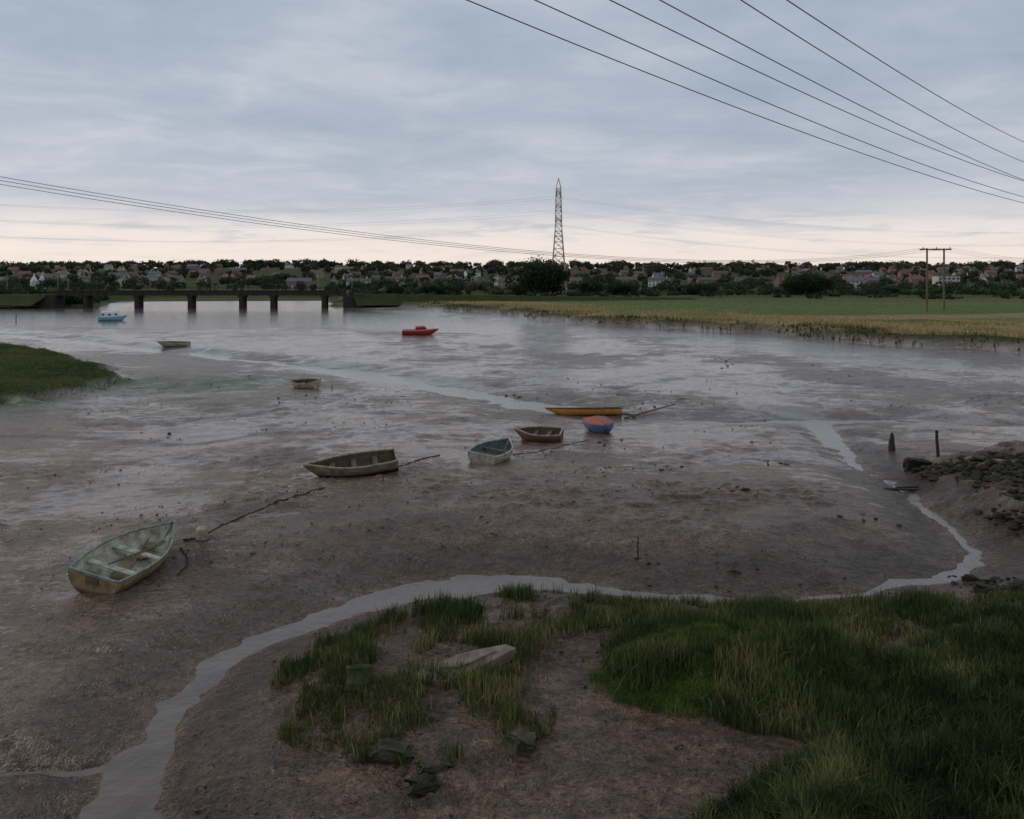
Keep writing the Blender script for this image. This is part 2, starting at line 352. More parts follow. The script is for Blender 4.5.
# far bank reeds fringe
x=rng.uniform(-70,260,340000); y=rng.uniform(80,330,340000); k=sdpoly(x,y,LANDR); kk=(k>-3)&(k<46); x=x[kk];y=y[kk]
d=sdpoly(x+fbm(x,y,14,3,2)*6,y+fbm(x,y,14,3,3)*6,LANDR)
k=(d>.8)&(d<42)&(rng.uniform(0,1,len(x))<(.10+.9*ss(-.2,.2,fbm(x,y,7,3,33)))*(1-ss(14,42,d)*.7)); x=x[k];y=y[k];d=d[k]
cl=np.clip(ss(1.5,8,d+fbm(x,y,10,3,34)*14)*.85+rng.normal(0,.12,len(x)),0,1)
blades('reed_bed',x,y,rng.uniform(.2,.85,len(x))*(1-.4*ss(10,40,d)),rng.uniform(.12,.28,len(x)),veg_mat('reeds',(.055,.065,.022),(.30,.235,.10),(.46,.34,.17)),.5,cl,2)
# ------------------------------------------------------------ stones
def ico():
    bpy.ops.mesh.primitive_ico_sphere_add(subdivisions=2,radius=1); o=bpy.context.object
    V=np.array([v.co[:] for v in o.data.vertices]); Fx=np.array([p.vertices[:] for p in o.data.polygons]); bpy.data.objects.remove(o,do_unlink=True); return V,Fx
IV,IF=ico()
def rockmesh(size_fn,name,mat,pos,flat=.55,sink=.3,jag=.25):
    Vs=[];Fs=[];o=0; zz=H(np.array([p[0] for p in pos]),np.array([p[1] for p in pos]))
    for (x,y),z in zip(pos,zz):
        s=size_fn(x,y); v=IV.copy()
        for _ in range(5):
            nrm=rng.normal(0,1,3); nrm/=np.linalg.norm(nrm); dd=v@nrm; lim=rng.uniform(.35,.8); v=v-np.where(dd>lim,dd-lim,0)[:,None]*nrm
        v=v*(1+rng.normal(0,jag*.3,(len(v),1)))
        v=v*np.array([s*rng.uniform(.7,1.5),s*rng.uniform(.7,1.3),s*flat*rng.uniform(.6,1.4)])
        a=rng.uniform(0,6.28); c,sn=math.cos(a),math.sin(a); v=np.c_[v[:,0]*c-v[:,1]*sn,v[:,0]*sn+v[:,1]*c,v[:,2]]
        Vs.append(v+np.array([x,y,z+s*flat*(1-sink)*.6])); Fs.append(IF+o); o+=len(v)
    return quick(name,np.concatenate(Vs),np.concatenate(Fs),mat,k=3)
stone=weathered('wet_stone',(.095,.080,.058),(.035,.035,.018),.7,3,.8,.01,spec=.2)
darkstone=weathered('weedy_stone',(.045,.036,.024),(.018,.018,.009),.7,3,.75,.012,spec=.2)
mudlump=weathered('mud_lump',(.070,.043,.028),(.025,.018,.012),.6,9,.45,.006)
yy=12.5+60*rng.uniform(0,1,30000)**1.8; xx=rng.uniform(-.75,.75,30000)*(yy+3)
k=(fbm(xx,yy,4,4,91)+rng.uniform(-.3,.3,30000)>.22)&(H(xx,yy)>WL+.04); pos=list(zip(xx[k],yy[k]))[:3200]
rockmesh(lambda x,y:random.choice([.010,.012,.015,.018,.022,.035])*(1+y*.010),'mud_clods',mudlump,pos)
def many(cx,cy,sx,sy,n):
    x0,y0,z0=GH(cx,cy); x1,_,_=GH(cx+sx,cy); _,y1,_=GH(cx,cy-sy)
    return [(x0+random.gauss(0,1)*(x1-x0),y0+random.gauss(0,1)*(y1-y0)) for _ in range(n)]
pos=many(945,470,18,4,80)+many(975,472,25,6,150)+many(1010,478,30,9,220)+many(1040,500,30,14,120)+many(1000,460,25,4,60)+many(1015,520,12,10,60)+many(1000,585,18,8,40)
rockmesh(lambda x,y:random.choice([.05,.06,.08,.10,.14,.22]),'foreshore_rocks',darkstone,pos,.45,.7,.7)
pos=[]
for cx,cy,n in [(740,491,9),(505,398,8),(640,408,9),(985,588,14),(1005,603,14),(600,445,6),(420,765,9),(960,620,10),(300,398,7),(160,437,5),(720,362,8),(520,398,9),(640,560,4),(740,570,3),(660,470,6),(780,465,6),(840,372,8),(230,380,6),(870,520,6)]:
    pos+=many(cx,cy,14,3,n)
rockmesh(lambda x,y:random.uniform(.03,.08)*(1+y*.008),'seaweed_clumps',weathered('seaweed',(.03,.028,.014),(.02,.03,.01),.5,8,.5),pos,.5,.4)
def boulder(px,py,dims,rz,tilt=.1,m=stone,name='stone_block'):
    x,y,z=GH(px,py); R=(Matrix.Rotation(rz,3,'Z')@Matrix.Rotation(tilt,3,'X')@Matrix.Rotation(tilt*.7,3,'Y'))
    me=bpy.data.meshes.new(name); import bmesh; bm=bmesh.new(); bmesh.ops.create_cube(bm,size=1)
    bmesh.ops.bevel(bm,geom=bm.edges[:],offset=.12,segments=2,affect='EDGES'); bmesh.ops.subdivide_edges(bm,edges=bm.edges[:],cuts=3,use_grid_fill=True)
    for v in bm.verts:
        n=float(vn(v.co.x*2.6+px,v.co.y*2.6+v.co.z*2.3,7))*.42+float(vn(v.co.x*9+px,v.co.y*9+v.co.z*7,7))*.09; n2_=float(vn(v.co.y*2.6+px,v.co.z*2.6+v.co.x*2.1,17))*.42
        v.co=R@Vector(((v.co.x+n)*dims[0],(v.co.y+n2_)*dims[1],(v.co.z*(1-.25*v.co.x)+n*.6)*dims[2]))
    bm.to_mesh(me);bm.free(); me.materials.append(m); o=bpy.data.objects.new(name,me); o.location=(x,y,z+dims[2]*.10); link(o)
gst=weathered('mossy_stone',(.12,.115,.065),(.04,.05,.02),.65,5,.8,.008,spec=.2)
boulder(393,757,(.62,.42,.34),.1,.1,stone); boulder(424,790,(.46,.34,.26),.5,.12,darkstone); boulder(430,768,(.42,.3,.14),.3,.1,stone)
boulder(520,747,(.48,.40,.38),.6,.28,gst)
boulder(917,467,(.9,.5,.55),.2,.2,darkstone); boulder(970,633,(.6,.4,.2),.2,.2,gst); boulder(985,590,(.5,.4,.2),.8,.2,darkstone)
# concrete slab
x,y,z=GH(462,670)
cm=weathered('concrete_slab_face',(.28,.215,.17),(.085,.065,.045),.62,3.5,.75,.006)
b=MB(); top=[(-.95,-.45),(-.35,-.62),(.25,-.30),(.55,-.05),(1.15,.42),(.95,.62),(.30,.50),(-.10,.38),(-.30,.22),(-.85,.05)]
n=len(top); b.add([(u,v,.05) for u,v in top]+[(u*1.02,v*1.02,-.15) for u,v in top],[tuple(range(n))]+[(i,i+n,(i+1)%n+n,(i+1)%n) for i in range(n)])
b.add([(u*.55+.1,v*.5+.12,.09) for u,v in top]+[(u*.57+.1,v*.52+.12,.03) for u,v in top],[tuple(range(n))]+[(i,i+n,(i+1)%n+n,(i+1)%n) for i in range(n)])
o=b.obj('concrete_slab',cm,loc=(x,y,z+.08)); o.rotation_euler=(.07,-.05,.12)
# drum
x,y,z=GH(357,694); V=[];Fc=[];n=24
prof=[(.20,0),(.215,.02),(.215,.10),(.228,.12),(.215,.14),(.222,.36),(.238,.38),(.238,.42),(.215,.42),(.205,.30),(0.001,.30)]
for r,h_ in prof:
    for i in range(n): V.append((r*math.cos(i*2*math.pi/n),r*math.sin(i*2*math.pi/n),h_))
for k in range(len(prof)-1):
    for i in range(n): Fc.append((k*n+i,k*n+(i+1)%n,(k+1)*n+(i+1)%n,(k+1)*n+i))
o=mesh('rusty_drum',V,Fc,weathered('mossy_drum',(.085,.09,.045),(.03,.035,.015),.6,5,.8,spec=.1),smooth=True,loc=(x,y+.1,z+.02)); o.rotation_euler=(-.30,.12,.4)
# ------------------------------------------------------------ boats
wood=weathered('weathered_wood',(.17,.125,.08),(.05,.04,.028),.5,6,.7)
def boat(name,px,py,head,L,B,D,outer,inner,rim,heel=0,trim=0,thw=(.22,.5,.74),extra=None,dz=-.06,sheer=.30):
    x,y,z=GH(px,py); e=empty(name,(x,y,z+dz))
    e.rotation_euler=(Matrix.Rotation(head,4,'Z')@Matrix.Rotation(trim,4,'Y')@Matrix.Rotation(heel,4,'X')).to_euler()
    def w(s): return B/2*(1-((s-.4)/.6)**2.3) if s>.4 else B/2*(1-.20*((.4-s)/.4)**2)
    def zs(s): return D*(1+sheer*max(0,s-.25)**2/.56+.06*(1-s)**2)
    def kz(s): return D*1.0*(max(0,s-.72)/.28)**3
    ns=29; strk=6
    def prof(s,inset=0,clamp=None):
        P=[];ww=max(w(s)-inset,.012);k=kz(s)+inset*.8
        for j in range(strk):
            for f,off in ((0,.018),(1,0)):
                t=(j+f)/strk; yy=ww*math.sin(t*math.pi/2)**.72; zz=k+(zs(s)-k)*t**1.75
                if inset==0: yy+=off*(1 if t>0 else 0)*min(1,ww/.2)
                if clamp is not None and zz<clamp:
                    zz=clamp
                P.append((yy,zz))
        return P
    def shell(s0,s1,inset,clamp):
        b=MB();rows=[]
        for i in range(ns):
            s=s0+(s1-s0)*i/(ns-1); P=prof(s,inset,clamp); xx=(s-.5)*L
            rake=lambda zz:(.08*L*(zz/D-.2)*max(0,(s-.8)/.2)**2)
            rows.append([(xx+rake(q),-p,q) for p,q in P[::-1]]+[(xx+rake(q),p,q) for p,q in P])
        m=len(rows[0]); V=[v for r in rows for v in r]
        Fs=[(i*m+j,i*m+j+1,(i+1)*m+j+1,(i+1)*m+j) for i in range(ns-1) for j in range(m-1)]
        Fs.append(tuple(range(m)))
        b.add(V,Fs); return b,rows
    b,rows=shell(0,1,0,None); b.obj('hull_planking',outer,e)
    bi,ri=shell(.016,.975,.035,.11); bi.obj('hull_lining',inner,e)
    r=MB()
    for side in (0,-1):
        for i in range(ns-1):
            a=Vector(rows[i][side]);c=Vector(rows[i+1][side]); a.z+=.012;c.z+=.012
            ins=Vector((0,.02 if side==0 else -.02,0)); r.beam(a+ins,c+ins,.075,n=4)
    a=Vector(rows[0][0]);c=Vector(rows[0][-1]); a.z+=.015;c.z+=.015; a.x+=.02;c.x+=.02; r.beam(a,c,.085)
    kp=[((s-.5)*L,0,kz(s)-.03) for s in np.linspace(0,.97,14)]; 
    for p,q in zip(kp[:-1],kp[1:]): r.beam(p,q,.055)
    tip=Vector(rows[-1][0]); tip.y=0; r.beam(Vector(kp[-1]),tip+Vector((.01,0,.03)),.06)
    r.obj('gunwale_and_keel',rim,e)
    t=MB()
    for s in thw:
        k=w(s)-.05; zz=zs(s)*.70; kk=k*.93; t.box(((s-.5)*L,0,zz),(.20,2*kk,.03))
    for s in np.linspace(.12,.88,9):
        P=prof(s,.03,.115); pts=[((s-.5)*L,-p,q) for p,q in P[::-2]]+[((s-.5)*L,p,q) for p,q in P[1::2]]; t.path(pts,.02 if name=='rowing_boat' else .03,4)
    if thw: t.obj('thwarts_and_ribs',(inner if name=='rowing_boat' else wood) if inner!=wood else rim,e)
    if extra: extra(e,L,B,D,w,zs)
    return e
white_p=weathered('chalky_white_paint',(.55,.55,.46),(.16,.11,.055),.6,4,.6,split=.14,bottom=(.07,.06,.035))
ochre=weathered('stained_gelcoat',(.42,.30,.15),(.11,.07,.035),.65,4,.6,split=.12,bottom=(.05,.04,.025))
greenwhite=weathered('pale_green_paint',(.62,.61,.50),(.20,.13,.07),.62,3.5,.55)
greenrim=weathered('green_rim_paint',(.30,.36,.30),(.13,.10,.065),.6,5,.6)
darkhull=weathered('tarred_hull',(.26,.21,.14),(.06,.05,.035),.6,4,.6,split=.33,bottom=(.028,.022,.017))
cream=weathered('cream_paint',(.50,.41,.28),(.12,.09,.055),.55,5,.6)
brownin=weathered('muddy_interior',(.13,.10,.07),(.05,.04,.03),.6,4,.6)
teal=weathered('teal_interior',(.10,.18,.17),(.07,.06,.045),.5,4,.5)
rust=weathered('rust_red_paint',(.20,.09,.05),(.08,.055,.04),.65,4,.6,split=.13)
orange=weathered('orange_paint',(.66,.27,.035),(.20,.10,.035),.35,5,.5,split=.05)
blue=weathered('blue_paint',(.08,.14,.28),(.06,.055,.05),.45,5,.5,split=.06)
redc=weathered('faded_red_canvas',(.46,.11,.075),(.18,.08,.055),.45,4,.7)
red=weathered('red_paint',(.50,.035,.03),(.15,.03,.025),.3,5,.45,split=.12,bottom=(.18,.04,.03))
lightblue=weathered('light_blue_paint',(.25,.52,.64),(.2,.25,.25),.3,5,.4,split=.2,bottom=(.10,.16,.2))
whitec=weathered('white_canvas',(.78,.80,.82),(.45,.46,.46),.3,3,.6)
darkp=plain('dark_pane',(.02,.02,.025),.2)
def ex1(e,L,B,D,w,zs):
    b=MB(); b.beam((-.9,.15,.46),(.75,-.25,.42),.045,n=8); b.beam((-.6,-.35,.44),(.9,.12,.46),.04,n=8)
    b.box((.9,-.25,.435),(.34,.13,.02)); b.obj('oars',wood,e)
    b=MB(); b.box((-.1,.1,.16),(.8,.35,.02),rz=.3);b.box((.55,-.05,.17),(.5,.3,.03),rz=-.4);b.box((-.75,-.2,.17),(.3,.5,.12),rz=.2); b.box((.95,.1,.22),(.35,.3,.12),rz=.3); b.obj('bottom_boards',ochre,e)
    b=MB(); b.box((-L*.5-.02,0,.44),(.05,.34,.16)); b.box((-L*.5+.25,.3,.3),(.28,.28,.26)); b.obj('transom_pad',wood,e)
def excover(mat,pk):
    def f(e,L,B,D,w,zs):
        V=[];Fs=[];S=np.linspace(0.0,.97,16);T=np.linspace(-1,1,9)
        for s in S:
            for t in T: V.append(((s-.5)*L,t*(w(s)+.03),zs(s)+.03+pk*(1-abs(t)**1.3)*math.sin(math.pi*(s*.85+.12))+(-.06 if abs(t)==1 else 0)+.02*math.sin(s*23+t*5)))
        n=len(T); Fs=[(i*n+j,(i)*n+j+1,(i+1)*n+j+1,(i+1)*n+j) for i in range(len(S)-1) for j in range(n-1)]
        mesh('cover',V,Fs,mat,parent=e,smooth=True)
    return f
def excabin(mat,h,s0,s1):
    def f(e,L,B,D,w,zs):
        V=[]
        for kk,(zz,ins,sh) in enumerate([(0,.10,0),(h*.8,.18,.06*L),(h,.30,.10*L)]):
            for s in np.linspace(s0,s1,6):
                for sg in (-1,1):
                    xx=(s-.5)*L; xx=xx-sh*(s-s0)/(s1-s0)*1.0+sh*.25*(s1-s)/(s1-s0); V.append((xx,sg*max(.05,w(s)-ins),zs(s)*.98+zz+(.03 if kk==2 else 0)))
        Fs=[]
        for k in range(2):
            o=k*12
            for i in range(5):
                for sg in (0,1): Fs.append((o+2*i+sg,o+2*i+2+sg,o+12+2*i+2+sg,o+12+2*i+sg))
            for c in (0,10): Fs.append((o+c,o+c+1,o+12+c+1,o+12+c))
        for i in range(5): Fs.append((24+2*i,24+2*i+1,24+2*i+3,24+2*i+2))
        mesh('cabin',V,Fs,mat,parent=e)
        b=MB()
        for s in np.linspace(s0+.08,s1-.10,3):
            for sg in (-1,1): b.box(((s-.5)*L,sg*(w(s)-.125),zs(s)+h*.42),(.09*L,.03,h*.34))
        b.obj('cabin_windows',darkp,e)
        dk=MB(); 
        for s_a,s_b in ((s1-.02,.96),):
            pts=[((s-.5)*L,sg*(w(s)-.02),zs(s)+.01) for s in np.linspace(s_a,s_b,5) for sg in (-1,1)]; dk.add(pts,[(2*i,2*i+1,2*i+3,2*i+2) for i in range(4)])
        dk.obj('foredeck',mat,e)
    return f
R=math.radians
boat('rowing_boat',131,569,R(80),3.5,1.72,.52,ochre,greenwhite,greenrim,R(13),R(-5),(.26,.56),ex1,sheer=.16,dz=.02)
boat('wooden_dinghy',355,474,R(194),3.3,1.35,.60,darkhull,brownin,cream,R(-14),R(5),(.25,.5,.75),sheer=.22)
boat('sailing_dinghy_hull',494,459,R(64),2.5,1.60,.55,white_p,teal,white_p,R(6),R(-5),(.3,.6),sheer=.14)
boat('brown_dinghy',540,440,R(168),2.2,1.35,.50,rust,brownin,cream,R(-10),0,(.3,.6),sheer=.2)
boat('covered_dinghy',600,431,R(-80),2.4,1.5,.50,blue,brownin,blue,R(3),R(3),(),excover(redc,.12),sheer=.2)
boat('orange_punt',586,416,R(178),4.3,1.4,.42,orange,brownin,brownin,R(5),R(1),(.2,.45,.7),sheer=.2,dz=0)
boat('cream_dinghy',305,388,R(155),2.3,1.35,.55,cream,brownin,cream,R(-10),R(3),(.3,.6),sheer=.15)
boat('small_rowing_boat',174,346,R(175),3.7,1.5,.55,cream,brownin,white_p,R(-4),0,(.3,.6),sheer=.2)
boat('blue_motor_boat',112,321,R(20),5.0,2.0,.95,lightblue,whitec,whitec,R(2),0,(),excabin(whitec,1.0,.10,.76))
boat('red_cabin_boat',419,335,R(8),4.8,1.8,.75,red,brownin,whitec,R(2),0,(.15,),excabin(red,.5,.38,.75))
x,y,z=GH(202,538); b=MB(); b.beam((0,0,-.05),(0,0,.24),.36,.34,n=14); b.beam((0,0,.24),(0,0,.33),.34,.16,n=14); b.beam((0,0,.33),(0,0,.40),.05,n=6)
b.obj('mooring_buoy',cream,loc=(x,y,z+.03))
ropem=weathered('muddy_rope',(.045,.035,.025),(.025,.02,.015),.5,20,.8)
def rope(name,pix,w=.05):
    b=MB();P=[]
    pts=smooth_line([GH(*p)[:2] for p in pix],2); 
    for i,(x,y) in enumerate(pts):
        for k in range(4):
            if i+1<len(pts):
                u=k/4; xx=x*(1-u)+pts[i+1][0]*u+random.uniform(-.02,.02); yy=y*(1-u)+pts[i+1][1]*u+random.uniform(-.06,.06); P.append((xx,yy,float(H(xx,yy))+random.uniform(.0,.02)))
    b.path(P,w,6); b.obj(name,ropem)
rope('mooring_rope',[(183,540),(205,536),(228,522),(255,512),(285,500),(325,488)],.045)
rope('mooring_rope',[(395,469),(410,463),(425,458),(440,455)],.045)
rope('mooring_rope',[(180,548),(190,562),(178,575)],.03)
rope('mooring_rope',[(513,455),(540,452),(590,440)],.025)
x0,y0,z0=GH(624,420); x1,y1,z1=GH(675,409); b=MB(); b.beam((x0,y0,z0+.1),(x1,y1,z1+.3),.12,.07,n=6); b.beam((x0-.3,y0+.3,z0+.35),(x0+1.2,y0+.8,z0+.1),.12,n=6); b.obj('driftwood_spar',wood)
# posts
dkw=weathered('dark_timber',(.05,.042,.034),(.02,.02,.015),.5,5,.8)
def post(name,px,py,h,w,w2,lean=0):
    x,y,z=GH(px,py); b=MB(); b.beam((0,0,-.3),(lean*h,.03,h*.6),w,(w+w2)/2,n=7); b.beam((lean*h,.03,h*.6),(lean*h*1.3,.0,h),(w+w2)/2,w2,n=7); b.obj(name,dkw,loc=(x,y,z))
post('mooring_post',892,451,.85,.40,.10); post('timber_post',939,459,1.25,.15,.12,-.06); post('mooring_stake',638,558,.60,.05,.03)
post('mooring_stake',16,322,1.6,.2,.15); post('mooring_stake',332,390,.4,.05,.05)
x,y,z=GH(908,492); b=MB(); b.box((0,0,.1),(1.8,.16,.07),rz=-.1); b.box((.3,.25,.14),(1.4,.12,.06),rz=.12); b.obj('driftwood_plank',dkw,loc=(x,y,z))
# ------------------------------------------------------------ railway bridge
steel=weathered('rusted_girder_steel',(.065,.052,.045),(.04,.03,.025),.5,.8,.8,spec=.15); conc=weathered('pier_masonry',(.065,.055,.047),(.03,.026,.022),.5,.8,.85,spec=.1)
e=empty('railway_bridge')
A=Vector((*GD(60,262),0));Bv=Vector((*GD(345,262),0)); ax=(Bv-A).normalized(); L=(Bv-A).length; ang=math.atan2(ax.y,ax.x); nrm=Vector((-ax.y,ax.x,0))
b=MB(); mid=(A+Bv)/2
for sd in (-2.0,2.0):
    b.box(mid+nrm*sd+Vector((0,0,4.2)),(L,.35,1.2),rz=ang); b.box(mid+nrm*sd+Vector((0,0,4.87)),(L,.7,.16),rz=ang); b.box(mid+nrm*sd+Vector((0,0,3.52)),(L,.7,.16),rz=ang)
    for i in range(int(L/2.2)): b.box(A+ax*(i*2.2+1)+nrm*(sd*1.12)+Vector((0,0,4.2)),(.12,.35,1.15),rz=ang)
b.box(mid+Vector((0,0,3.9)),(L,3.6,.3),rz=ang); b.obj('plate_girders',steel,e)
b=MB()
for sd in (-2.6,2.6):
    for hh in (5.4,5.85): b.beam(A+nrm*sd+Vector((0,0,hh)),Bv+nrm*sd+Vector((0,0,hh)),.09)
    for i in range(int(L/2.5)+1): b.beam(A+ax*i*2.5+nrm*sd+Vector((0,0,4.8)),A+ax*i*2.5+nrm*sd+Vector((0,0,5.88)),.11)
b.obj('handrails',steel,e)
b=MB()
for px in (88,139,192,243,274,325):
    c=Vector((*GD(px,262),0))
    for o_ in (-1.5,1.5): b.beam(c+nrm*o_+Vector((0,0,-1.2)),c+nrm*o_+Vector((0,0,2.9)),1.5,1.35,n=12)
    b.box(c+Vector((0,0,2.0)),(.5,2.6,.5),rz=ang); b.box(c+Vector((0,0,3.17)),(1.7,4.4,.5),rz=ang)
b.box(A-ax*2.5+Vector((0,0,1.6)),(5,6,4.0),rz=ang);b.box(Bv+ax*3+Vector((0,0,1.6)),(6,6,4.0),rz=ang); b.obj('piers_and_abutments',conc,e)
turf=weathered('embankment_turf',(.045,.058,.020),(.075,.07,.03),.5,.3,.95,spec=.05)
def embank(P0,P1,h0,h1,w0,w1,name):
    P0=Vector(P0);P1=Vector(P1);a=(P1-P0).normalized();nn=Vector((-a.y,a.x,0)); V=[];Fs=[];K=60
    prof=[(-w1,-.2),(-w0-.8,.62),(-w0,1),(w0,1),(w0+.8,.62),(w1,-.2)]
    for i in range(K+1):
        p=P0.lerp(P1,i/K); h=h0+(h1-h0)*i/K
        for j,(u,v) in enumerate(prof):
            q=p+nn*u; r=float(vn(q.x*.3,q.y*.3,j))*.7; V.append((q.x,q.y+r,1.2+(h-1.2)*v+r*.4))
    m=6; Fs=[(i*m+j,i*m+j+1,(i+1)*m+j+1,(i+1)*m+j) for i in range(K) for j in range(m-1)]
    return mesh(name,V,Fs,turf,smooth=True)
embank(Bv+ax*2,(60,300,0),4.0,2.0,3,9,'railway_embankment')
embank(A-ax*2,A-ax*160+Vector((0,30,0)),3.8,3.4,3,9,'railway_embankment')
# ------------------------------------------------------------ pylon
pyl=weathered('galvanised_steel',(.55,.42,.33),(.38,.24,.16),.4,.4,.6)
PX,PY=GD(558.5,352); e=empty('electricity_pylon',(PX,PY,1.4)); b=MB(); HT=47.0
def hw(z): 
    return 3.3+(1.35-3.3)*min(z/26,1) if z<26 else 1.35+(.95-1.35)*(z-26)/17 if z<43 else max(.05,.95*(HT-z)/4)
lv=[0,4.6,8.8,12.6,16,19,21.7,24.0,26,28,30,32,34,36,38,40,41.5,43,47]
for a,c in zip(lv[:-1],lv[1:]):
    q=[(-1,-1),(1,-1),(1,1),(-1,1)]; wa,wc=hw(a),hw(c); t=.28 if a<26 else .20
    for i in range(4):
        p0=(q[i][0]*wa,q[i][1]*wa,a);p1=(q[i][0]*wc,q[i][1]*wc,c);j=(i+1)%4; r0=(q[j][0]*wa,q[j][1]*wa,a);r1=(q[j][0]*wc,q[j][1]*wc,c)
        b.beam(p0,p1,t*1.3); b.beam(p0,r1,t*.75); b.beam(r0,p1,t*.75); b.beam(p1,r1,t*.75)
arms=[(30.0,4.6),(35.5,6.0),(41.0,4.4)]
da=R(78)
dx,dy=math.cos(da),math.sin(da)
for z_,l in arms:
    for sg in (-1,1):
        tip=(sg*dx*l,sg*dy*l,z_+.3); w_=hw(z_)
        for s2 in (-1,1):
            b.beam((s2*w_,sg*w_,z_),tip,.22); b.beam((s2*w_,sg*w_,z_+1.9),tip,.22)
            b.beam((s2*w_*.6,sg*(w_+l*.35),z_+.1),(s2*w_*.6,sg*(w_+l*.3),z_+1.25),.14)
b.obj('lattice_tower',pyl,e)
b=MB()
for z_,l in arms:
    for sg in (-1,1): b.beam((sg*dx*l,sg*dy*l,z_+.3),(sg*dx*l,sg*dy*l,z_-1.7),.28,n=8)
b.obj('insulators',plain('insulator_glass',(.12,.13,.12),.3),e)
# ------------------------------------------------------------ conductors
wirem=plain('aluminium_conductor',(.10,.105,.12),.5)
def wires(P,name,rad,parent):
    cu=bpy.data.curves.new(name,'CURVE'); cu.dimensions='3D'; cu.bevel_depth=rad; cu.bevel_resolution=1
    s=cu.splines.new('POLY'); s.points.add(len(P)-1)
    for i,p in enumerate(P): s.points[i].co=(*p,1)
    cu.materials.append(wirem); o=bpy.data.objects.new(name,cu); link(o,parent)
def span(p0,p1,sag,n=40,t0=0,t1=1):
    out=[]
    for i in range(n+1):
        t=t0+(t1-t0)*i/n; out.append(tuple(p0[k]+(p1[k]-p0[k])*t-(4*sag*t*(1-t) if k==2 else 0) for k in range(3)))
    return out
e=empty('pylon_conductors')
for z_,l in arms:
    for sg in (-1,1):
        s=(PX+sg*dx*l,PY+sg*dy*l,1.4+z_-1.6)
        wires(span(s,(s[0]-300,s[1]-70,s[2]+2),9),'cable_left',.022,e); wires(span(s,(s[0]+310,s[1]+60,s[2]-6),9),'cable_right',.022,e)
e=empty('overhead_line_cables')
for px0,py1,sg in ((467,203,.45),(535,197,.45),(610,181,.4),(660,180,.3),(741,162,.35),(787,142,.25)):
    Y0,Y1=25,60; p0=((px0-512)/F*Y0,Y0,CH+280/F*Y0); p1=((1024-512)/F*Y1,Y1,CH+(280-py1)/F*Y1)
    wires(span(p0,p1,sg,50,-.62,1.6),'cable',.018,e)
# H pole + low-voltage line
polem=weathered('creosoted_pole',(.19,.14,.09),(.08,.06,.045),.5,1.5,.8)
xh,yh=GD(927,187); xh2,yh2=GD(944,187.5)
zg=float(H(xh,yh)); e=empty('wooden_h_pole',(xh,yh,zg)); b=MB(); D2=xh2-xh; top=14.7-zg
b.beam((0,0,-.3),(0,0,top),.46,.36,n=10); b.beam((D2,.5,-.3),(D2,.5,top),.46,.36,n=10)
b.obj('poles',polem,e); b=MB(); b.box((D2/2,-.25,top-.25),(D2+2.4,.16,.26)); b.box((D2/2,.75,top-.25),(D2+2.4,.16,.26)); b.obj('crossarms',polem,e)
b=MB()
for u in (-.9,D2/2,D2+.9): b.beam((u,-.25,top-.13),(u,-.25,top+.28),.2,.1,n=8)
b.obj('insulators',plain('brown_porcelain',(.10,.06,.04),.3),e)
e=empty('power_cables')
for k,u in enumerate((-.9,D2/2,D2+.9)):
    P=[]
    for i in range(61):
        t=.03+.97*i/60; P.append((-70+157.5*t+u*(.5+.5*t)-(1-t)*k*.6,60+127*t+(1-t)*k*1.5,21.9-33.8*t+26.6*t*t-.0*k+ (1-t)*(-.6*k)))
    wires(P,'cable',.028,e)
    wires(span((xh+u,yh,14.75),(xh+u+160,yh+95,13),3.5),'cable_onward',.024,e)
x0,y0=-66,63; b=MB(); b.beam((x0,y0,-.5),(x0,y0,20.9),.5,.34,n=10); b.box((x0,y0,20.6),(2.4,.16,.22),rz=-.6); b.obj('wooden_utility_pole',polem)
b=MB(); fx=60+np.arange(46)*4.2; fy=238+np.arange(46)*.6; fz=H(fx,fy)
for xx,yy,zz in zip(fx,fy,fz): b.beam((xx,yy,zz-.2),(xx,yy,zz+1.25),.13)
for hh in (.6,1.1): b.path([(p,q,r+hh) for p,q,r in zip(fx,fy,fz)],.03,4)
b.obj('field_fence',polem)
# ------------------------------------------------------------ trees
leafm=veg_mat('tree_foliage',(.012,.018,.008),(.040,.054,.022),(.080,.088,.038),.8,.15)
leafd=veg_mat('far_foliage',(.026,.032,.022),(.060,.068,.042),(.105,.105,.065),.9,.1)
barkm=plain('bark',(.05,.04,.03),.9)
def leaves(cx,cy,cz,rx,rz,ncl,nl,ls):
    a=rng.uniform(0,2*np.pi,ncl); u=rng.uniform(-.75,1,ncl); r=rng.uniform(.45,1,ncl)**.6; s=np.sqrt(1-u*u)
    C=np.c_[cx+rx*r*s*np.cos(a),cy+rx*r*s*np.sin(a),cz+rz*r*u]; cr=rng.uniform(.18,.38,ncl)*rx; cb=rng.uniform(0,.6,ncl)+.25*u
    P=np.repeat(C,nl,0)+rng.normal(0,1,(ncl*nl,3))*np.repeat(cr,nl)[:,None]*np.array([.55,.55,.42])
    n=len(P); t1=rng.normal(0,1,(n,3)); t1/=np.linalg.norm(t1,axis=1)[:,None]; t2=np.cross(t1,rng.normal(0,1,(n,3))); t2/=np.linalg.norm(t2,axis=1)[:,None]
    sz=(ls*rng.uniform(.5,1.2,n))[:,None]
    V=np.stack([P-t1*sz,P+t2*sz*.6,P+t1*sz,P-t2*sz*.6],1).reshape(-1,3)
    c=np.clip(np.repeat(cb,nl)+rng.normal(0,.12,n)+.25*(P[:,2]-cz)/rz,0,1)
    return V,np.repeat(c,4)
def leafobj(name,parts,parent=None,m=None):
    V=np.concatenate([p[0] for p in parts]); c=np.concatenate([p[1] for p in parts]); return quick(name,V,np.arange(len(V)).reshape(-1,4),m or leafm,{'rnd':c},parent=parent)
